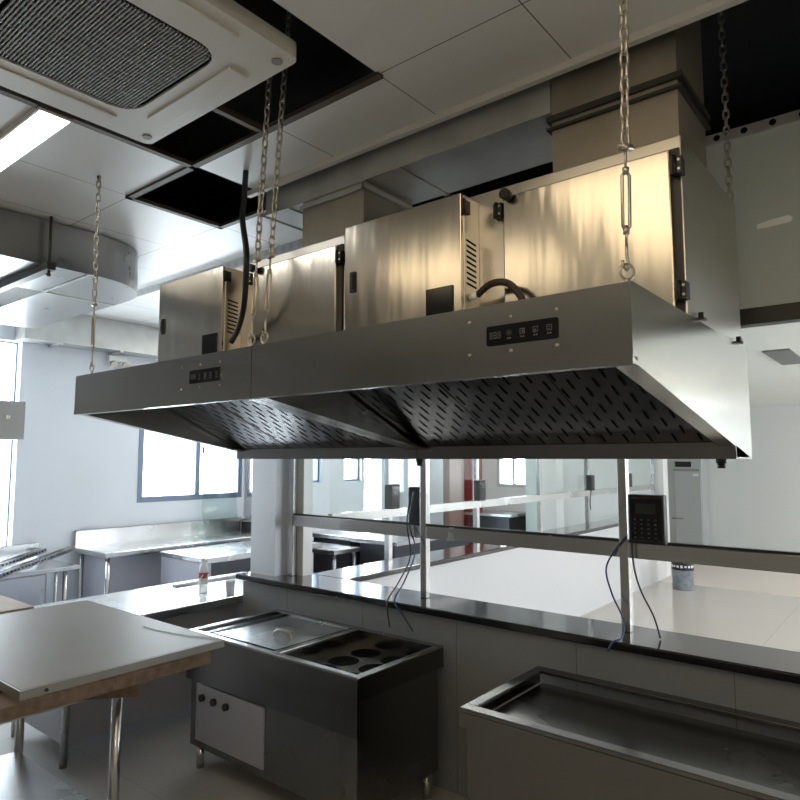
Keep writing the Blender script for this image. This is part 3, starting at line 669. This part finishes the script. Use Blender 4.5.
# pot plate with six wells
s = MB(); px0, px1, py0, py1 = -2.41, sx1 - rim, sy0 + rim, sy1 - rim
s.box(px0, px1, py0, py1, zt - .086, zt - .08)
for xa, xb, ya, yb in ((px0, px0 + .004, py0, py1), (px1 - .004, px1, py0, py1), (px0, px1, py0, py0 + .004), (px0, px1, py1 - .004, py1)): s.box(xa, xb, ya, yb, zt - .08, zt - .01)
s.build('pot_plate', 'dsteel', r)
for x in (-2.275, -2.075):
    for y in (2.21, 2.37, 2.53):
        s = MB(); s.lathe((x, y, zt - .0798), [(.076, 0), (.076, .0012), (.073, .0016), (.071, .0006), (0, .0006)], 24); s.build('pot_well', 'slot', r)
r = thing('sink_table', 'dark stainless table with sunken top at the lower right under the ledge', 'table', (-.8, 2.35, 0))
s = MB(); a0, a1, b0, b1 = -1.385, -.1, 2.05, 2.668
s.box(a0, a1, b0, b0 + .05, zt - .015, zt).box(a0, a1, b1 - .05, b1, zt - .015, zt).box(a0, a0 + .045, b0 + .05, b1 - .05, zt - .015, zt).box(a1 - .045, a1, b0 + .05, b1 - .05, zt - .015, zt)
s.box(a0, a1, b0, b0 + .01, zt - .07, zt - .015).box(a0, a0 + .01, b0 + .01, b1, zt - .07, zt - .015)
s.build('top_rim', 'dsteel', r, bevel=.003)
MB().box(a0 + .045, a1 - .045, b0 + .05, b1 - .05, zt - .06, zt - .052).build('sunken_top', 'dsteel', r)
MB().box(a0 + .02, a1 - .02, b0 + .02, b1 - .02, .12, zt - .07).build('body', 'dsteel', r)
for x in (a0 + .06, a1 - .06):
    for y in (b0 + .06, b1 - .06): MB().cyl((x, y, 0), (x, y, .12), .02, 12).build('leg', 'steel', r)

# ================================================================ BOARD, PLANKS at lower left
BZ = .835
r = thing('loose_board', 'large grey-white laminate board lying flat on timber at lower left', 'board', (-2.9, 1.3, BZ))
MB().box(-3.53, -2.33, .925, 1.705, BZ, BZ + .018).build('panel', 'board', r, bevel=.002)
MB().box(-3.53, -2.33, .918, .925, BZ - .012, BZ + .017).box(-2.33, -2.323, .918, 1.705, BZ - .012, BZ + .017).build('edge_band', 'board_edge', r)
MB().cyl((-2.325, 1.0, BZ + .002), (-2.318, 1.0, BZ + .002), .006, 10).build('hole_plug', 'black', r)
tag(MB().bar((-2.37, .80, BZ - .033), (-2.37, 1.62, BZ - .033), .15, .042).build('timber_plank', 'wood', base=(-2.37, 1.2, BZ - .055)), 'rough brown plank under the near edge of the laminate board', 'plank', 'rough planks')
tag(MB().bar((-3.2, .80, BZ - .033), (-3.2, 1.66, BZ - .033), .15, .042).build('timber_plank', 'wood', base=(-3.2, 1.2, BZ - .055)), 'rough plank hidden under the far end of the laminate board', 'plank', 'rough planks')
tag(MB().bar((-2.75, .9, BZ - .078), (-2.36, 1.37, BZ - .078), .16, .045).build('timber_plank', 'wood', base=(-2.6, 1.1, BZ - .1)), 'short broken plank lying lowest, below the plank under the board', 'plank', 'rough planks')
r = thing('work_table', 'low steel work table under the planks and laminate board', 'table', (-2.9, 1.1, 0))
MB().box(-3.5, -2.5, .75, 1.42, .70, .733).build('tabletop', 'steel', r, bevel=.004)
for x in (-3.45, -2.55):
    for y in (.8, 1.37): MB().cyl((x, y, 0), (x, y, .70), .02, 12).build('leg', 'steel', r)
MB().box(-3.46, -2.54, .80, 1.37, .2, .215).build('undershelf', 'steel', r)
tag(MB().box(-4.7, -3.84, .75, 1.57, .78, .80).build('brown_board', 'ply', base=(-4.3, 1.2, .78)), 'brown fibreboard sheet at the left edge beyond the laminate board', 'board')
tag(MB().tube(spline([(-2.78, 1.60, BZ + .021), (-2.62, 1.61, BZ + .021), (-2.48, 1.64, BZ + .021), (-2.345, 1.695, BZ + .022)], 8), .0016, 6).build('thin_wire', 'greypanel', base=(-2.6, 1.62, BZ + .02)), 'thin grey wire lying on the corner of the laminate board', 'wire')

# ================================================================ COUNTERS at left
def table(name, label, x0, x1, y0, y1, z, body=None, legs=True, splash=None, group=None, edge=.045, bodyx=None):
    r = thing(name, label, 'counter', ((x0 + x1) / 2, (y0 + y1) / 2, 0), group)
    MB().box(x0, x1, y0, y1, z - edge, z).build('worktop', 'steel', r, bevel=.006)
    if splash: MB().box(x0, x0 + .03, y0, y1, z, z + splash).box(x0, x0 + .05, y0, y1, z + splash - .012, z + splash).build('splashback', 'steel', r)
    if legs:
        for x in (x0 + .05, x1 - .05):
            for y in (y0 + .05, y1 - .05): MB().cyl((x, y, 0), (x, y, z - edge), .02, 10).build('leg', 'steel', r)
    if body: MB().box(x0 + .07, x1 - .08, y0 + .06, y1 - .06, .1 if legs else 0, z - edge).build('cabinet_body', body, r)
    else: MB().box(x0 + .06, x1 - .06, y0 + .06, y1 - .06, .2, .22).build('undershelf', 'steel', r)
    return r
table('wall_counter', 'stainless counter with splashback standing below the window', -6.08, -5.50, 2.80, 4.62, .80, 'panel', splash=.15)
r = table('serving_counter', 'bright stainless counter carrying the water bottle, ending at the ledge', -4.27, -3.545, 1.6, 3.3, .715, 'panel', edge=.05)
table('island_counter', 'stainless counter with dark front between the bottle and the window', -5.32, -4.62, 3.2, 4.5, .79, 'cabinet_dark', legs=False)
MB().box(-5.31, -4.63, 3.21, 3.25, .05, .745).build('end_panel', 'panel', bpy.data.objects['island_counter'])
r = thing('sink_bench', 'stainless sink bench with splashback at the left edge', 'sink bench', (-5.8, 2.0, 0))
MB().box(-6.08, -5.52, 1.0, 2.60, .69, .725).build('worktop', 'steel', r, bevel=.005)
MB().box(-6.08, -6.05, 1.0, 2.48, .725, .875).box(-6.08, -6.04, 1.0, 2.48, .862, .875).build('splashback', 'steel', r)
MB().box(-5.98, -5.55, 1.3, 2.36, .42, .69).build('sink_bowl', 'steel', r, bevel=.02)
for x in (-6.0, -5.56):
    for y in (1.05, 2.50): MB().cyl((x, y, 0), (x, y, .69), .019, 10).build('leg', 'steel', r)
MB().cyl((-5.545, 2.42, 0), (-5.545, 2.42, .69), .012, 8).build('drain_pipe', 'steel', r)
# slotted channels lying across the bench
def channel(p0, p1, label):
    r = thing('slotted_channel', label, 'channel', p0, 'slotted steel channels on the sink bench')
    p0, p1 = Vector(p0), Vector(p1); d = (p1 - p0); n = d.cross(Vector((0, 0, 1))).normalized()
    up = n.cross(d).normalized()
    s = MB(); s.bar(p0 + up * .003, p1 + up * .003, .05, .005)
    for k in (-1, 1): s.bar(p0 + n * .024 * k + up * .02, p1 + n * .024 * k + up * .02, .004, .036)
    q = int(d.length / .06)
    for i in range(q):
        c_ = p0 + d * ((i + .5) / q) + n * .0262 + up * .02; t = d.normalized() * .015
        s.face([c_ - t - up * .006, c_ + t - up * .006, c_ + t + up * .006, c_ - t + up * .006], 1)
    s.build('channel_section', ['steel', 'slot'], r)
channel((-4.86, 1.72, .80), (-5.98, 2.74, .79), 'slotted steel channel reaching furthest right across the sink bench')
channel((-5.15, 1.74, .80), (-5.99, 2.5, .80), 'slotted steel channel lying behind the longer one on the sink bench')
# grey hood at the far left edge
r = thing('exhaust_canopy', 'plain grey metal canopy end poking in at the left edge', 'range hood', (-5.1, 1.0, 1.74))
MB().box(-5.7, -4.6, -.2, 1.765, 1.727, 1.975).build('canopy', 'greypanel', r, bevel=.003)
MB().cyl((-4.6, 1.66, 1.87), (-4.592, 1.66, 1.87), .014, 14).cyl((-4.592, 1.66, 1.87), (-4.588, 1.66, 1.87), .006, 8).build('screw', 'chain', r)
for y in (.1, 1.4): MB().cyl((-5.2, y, 1.97), (-5.2, y, 2.9), .006, 8).build('hanger_rod', 'chain', r)
# tall steel cabinet behind the pillar
r = thing('steel_cabinet', 'tall stainless cabinet half hidden behind the white pillar', 'cabinet', (-5.75, 5.1, 0))
MB().box(-6.08, -5.42, 4.66, 4.95, .0, .9).build('base_unit', 'cabinet_dark', r)
MB().box(-6.08, -5.44, 4.70, 4.95, .93, 2.2).build('upper_unit', 'steel', r)
MB().box(-5.46, -5.42, 4.64, 4.69, .9, 2.2).build('corner_post', 'steel', r)
MB().box(-6.08, -5.42, 4.64, 4.95, .9, .93).build('shelf', 'steel', r)
tag(MB().prism([(-5.93, 4.08, .805), (-5.93, 4.5, .805), (-6.0, 4.5, 1.32), (-6.0, 4.1, 1.34), (-5.96, 4.04, 1.1)], (.004, 0, .0)).build('plastic_sheet', 'plastic_film', base=(-5.95, 4.3, .805)),
    'clear plastic sheet leaning on the splashback under the window', 'plastic sheet')
# bottle, cup, stick on the counter
r = thing('water_bottle', 'clear water bottle with red label on the bright counter', 'bottle', (-3.80, 2.61, .715))
MB().lathe((-3.80, 2.61, .715), [(.028, 0), (.032, .006), (.032, .03), (.029, .045), (.032, .06), (.032, .15), (.026, .178), (.013, .197), (.012, .205), (.012, .21)], 20).build('bottle_body', 'water', r)
MB().lathe((-3.80, 2.61, .925), [(.014, 0), (.0145, .015), (.013, .018)], 16).build('cap', 'white', r)
s = MB(); c0 = Vector((-3.80, 2.61, 0))
s.tube([c0 + Vector((0, 0, .815)), c0 + Vector((0, 0, .85))], .0328, 24, caps=False).tube([c0 + Vector((0, 0, .785)), c0 + Vector((0, 0, .815))], .0328, 24, 1, caps=False)
for k in range(5): a = k * 1.25 + .3; n_ = Vector((math.cos(a), math.sin(a), 0)); t_ = Vector((-n_.y, n_.x, 0)); s.bar(c0 + n_ * .0326 + Vector((0, 0, .812)) - t_ * .009, c0 + n_ * .0326 + Vector((0, 0, .838)) + t_ * .009, .008, .002, n_, 1)
s.build('label', ['label_red', 'white'], r)
tag(MB().lathe((-3.63, 2.70, .715), [(.026, 0), (.033, .085), (.035, .088), (.033, .086), (.0255, .004), (0, .003)], 18).build('plastic_cup', 'water', base=(-3.63, 2.70, .715)), 'clear plastic cup beside the ledge end on the bright counter', 'cup')
tag(MB().bar((-4.13, 2.60, .724), (-4.13, 3.2, .724), .05, .016).build('metal_strip', 'greypanel', base=(-4.13, 2.9, .715)), 'narrow grey strip lying at the back of the bright counter', 'strip')

# ================================================================ BEYOND THE HATCH
table('prep_counter', 'dark stainless prep counter seen through the hatch at left', -5.38, -4.68, 4.98, 5.7, .80, 'cabinet_dark', legs=False)
table('prep_counter', 'long dark stainless prep counter seen through the hatch beside the back ledge', -4.66, -4.05, 4.95, 6.4, .80, 'cabinet_dark', legs=False)
table('low_table', 'low stainless table with tube legs before the dark prep counters', -5.3, -4.5, 4.55, 4.93, .72)
r = thing('red_cabinet', 'tall red two-door cabinet against the far wall', 'cabinet', (-5.95, 9.1, 0))
MB().box(-6.09, -5.78, 9.0, 9.29, 0, 2.1).build('body', 'red', r)
for a in (-6.08, -5.93): MB().box(a, a + .14, 8.98, 9.0, .05, 2.05).build('door', 'red', r)
tag(MB().box(-6.09, -5.75, 8.3, 8.66, 0, 2.1).box(-5.75, -5.74, 8.64, 8.67, 0, 2.1).build('brown_cabinet', 'redbrown', base=(-5.9, 8.5, 0)), 'tall brownish pink cabinet left of the red cabinet', 'cabinet')
tag(MB().box(-6.09, -5.8, 7.5, 8.2, 0, 2.1).build('grey_cabinet', 'greypanel', base=(-5.9, 7.8, 0)), 'tall plain grey cabinet beyond the far windows of the left wall', 'cabinet')
tag(MB().box(-4.78, -4.6, 8.9, 9.29, 0, 2.1).box(-4.6, -4.58, 8.9, 9.29, 0, 2.1).build('pale_cabinet', 'palegreen', base=(-4.7, 9.1, 0)), 'narrow pale green cabinet right of the far window', 'cabinet')
table('far_counter', 'far stainless counter under the small window', -5.7, -4.85, 8.6, 9.25, .78, 'cabinet_dark', legs=False)
# fridge and bucket in the hall
r = thing('upright_fridge', 'satin grey upright fridge with black display in the dining hall', 'fridge', (-3.32, 12.3, 0))
MB().box(-3.57, -3.10, 12.16, 12.56, .03, 2.0).build('body', 'fridge', r, bevel=.008)
MB().box(-3.55, -3.12, 12.13, 12.16, .15, 1.38).build('door', 'fridge', r, bevel=.004)
MB().box(-3.54, -3.27, 12.15, 12.162, 1.46, 1.555).build('display', 'gloss_black', r)
MB().box(-3.57, -3.14, 12.145, 12.162, 1.385, 1.43).build('trim_bar', 'grille', r)
MB().box(-3.60, -3.42, 12.09, 12.13, .545, .575).build('handle', 'grille', r)
MB().box(-3.24, -3.15, 12.126, 12.131, 1.30, 1.345).build('sticker', 'white', r)
for x in (-3.53, -3.14):
    for y in (12.2, 12.5): MB().cyl((x, y, 0), (x, y, .03), .02, 8).build('foot', 'black', r)
r = thing('paint_bucket', 'grey paint bucket with black label band on the polished hall floor', 'bucket', (-2.46, 8.6, 0))
MB().lathe((-2.46, 8.6, 0), [(.118, 0), (.122, .01), (.128, .34), (.133, .345), (.133, .352)], 28).build('bucket_body', 'can', r)
MB().lathe((-2.46, 8.6, .352), [(.133, 0), (.135, .008), (.128, .012), (.125, .006), (0, .006)], 28).build('lid', 'ply', r)
s = MB(); s.tube([(-2.46, 8.6, .24), (-2.46, 8.6, .345)], .1292, 28, caps=False)
for k in range(18):
    a = k * 2 * PI / 18; n_ = Vector((math.cos(a), math.sin(a), 0)); c0 = Vector((-2.46, 8.6, 0)) + n_ * .1295
    t_ = Vector((-n_.y, n_.x, 0)); s.bar(c0 - t_ * .013 + Vector((0, 0, .285)), c0 + t_ * .013 + Vector((0, 0, .285)), .003, .02 + .006 * (k % 3), (0, 0, 1), 1)
s.build('label_band', ['black', 'white'], r)
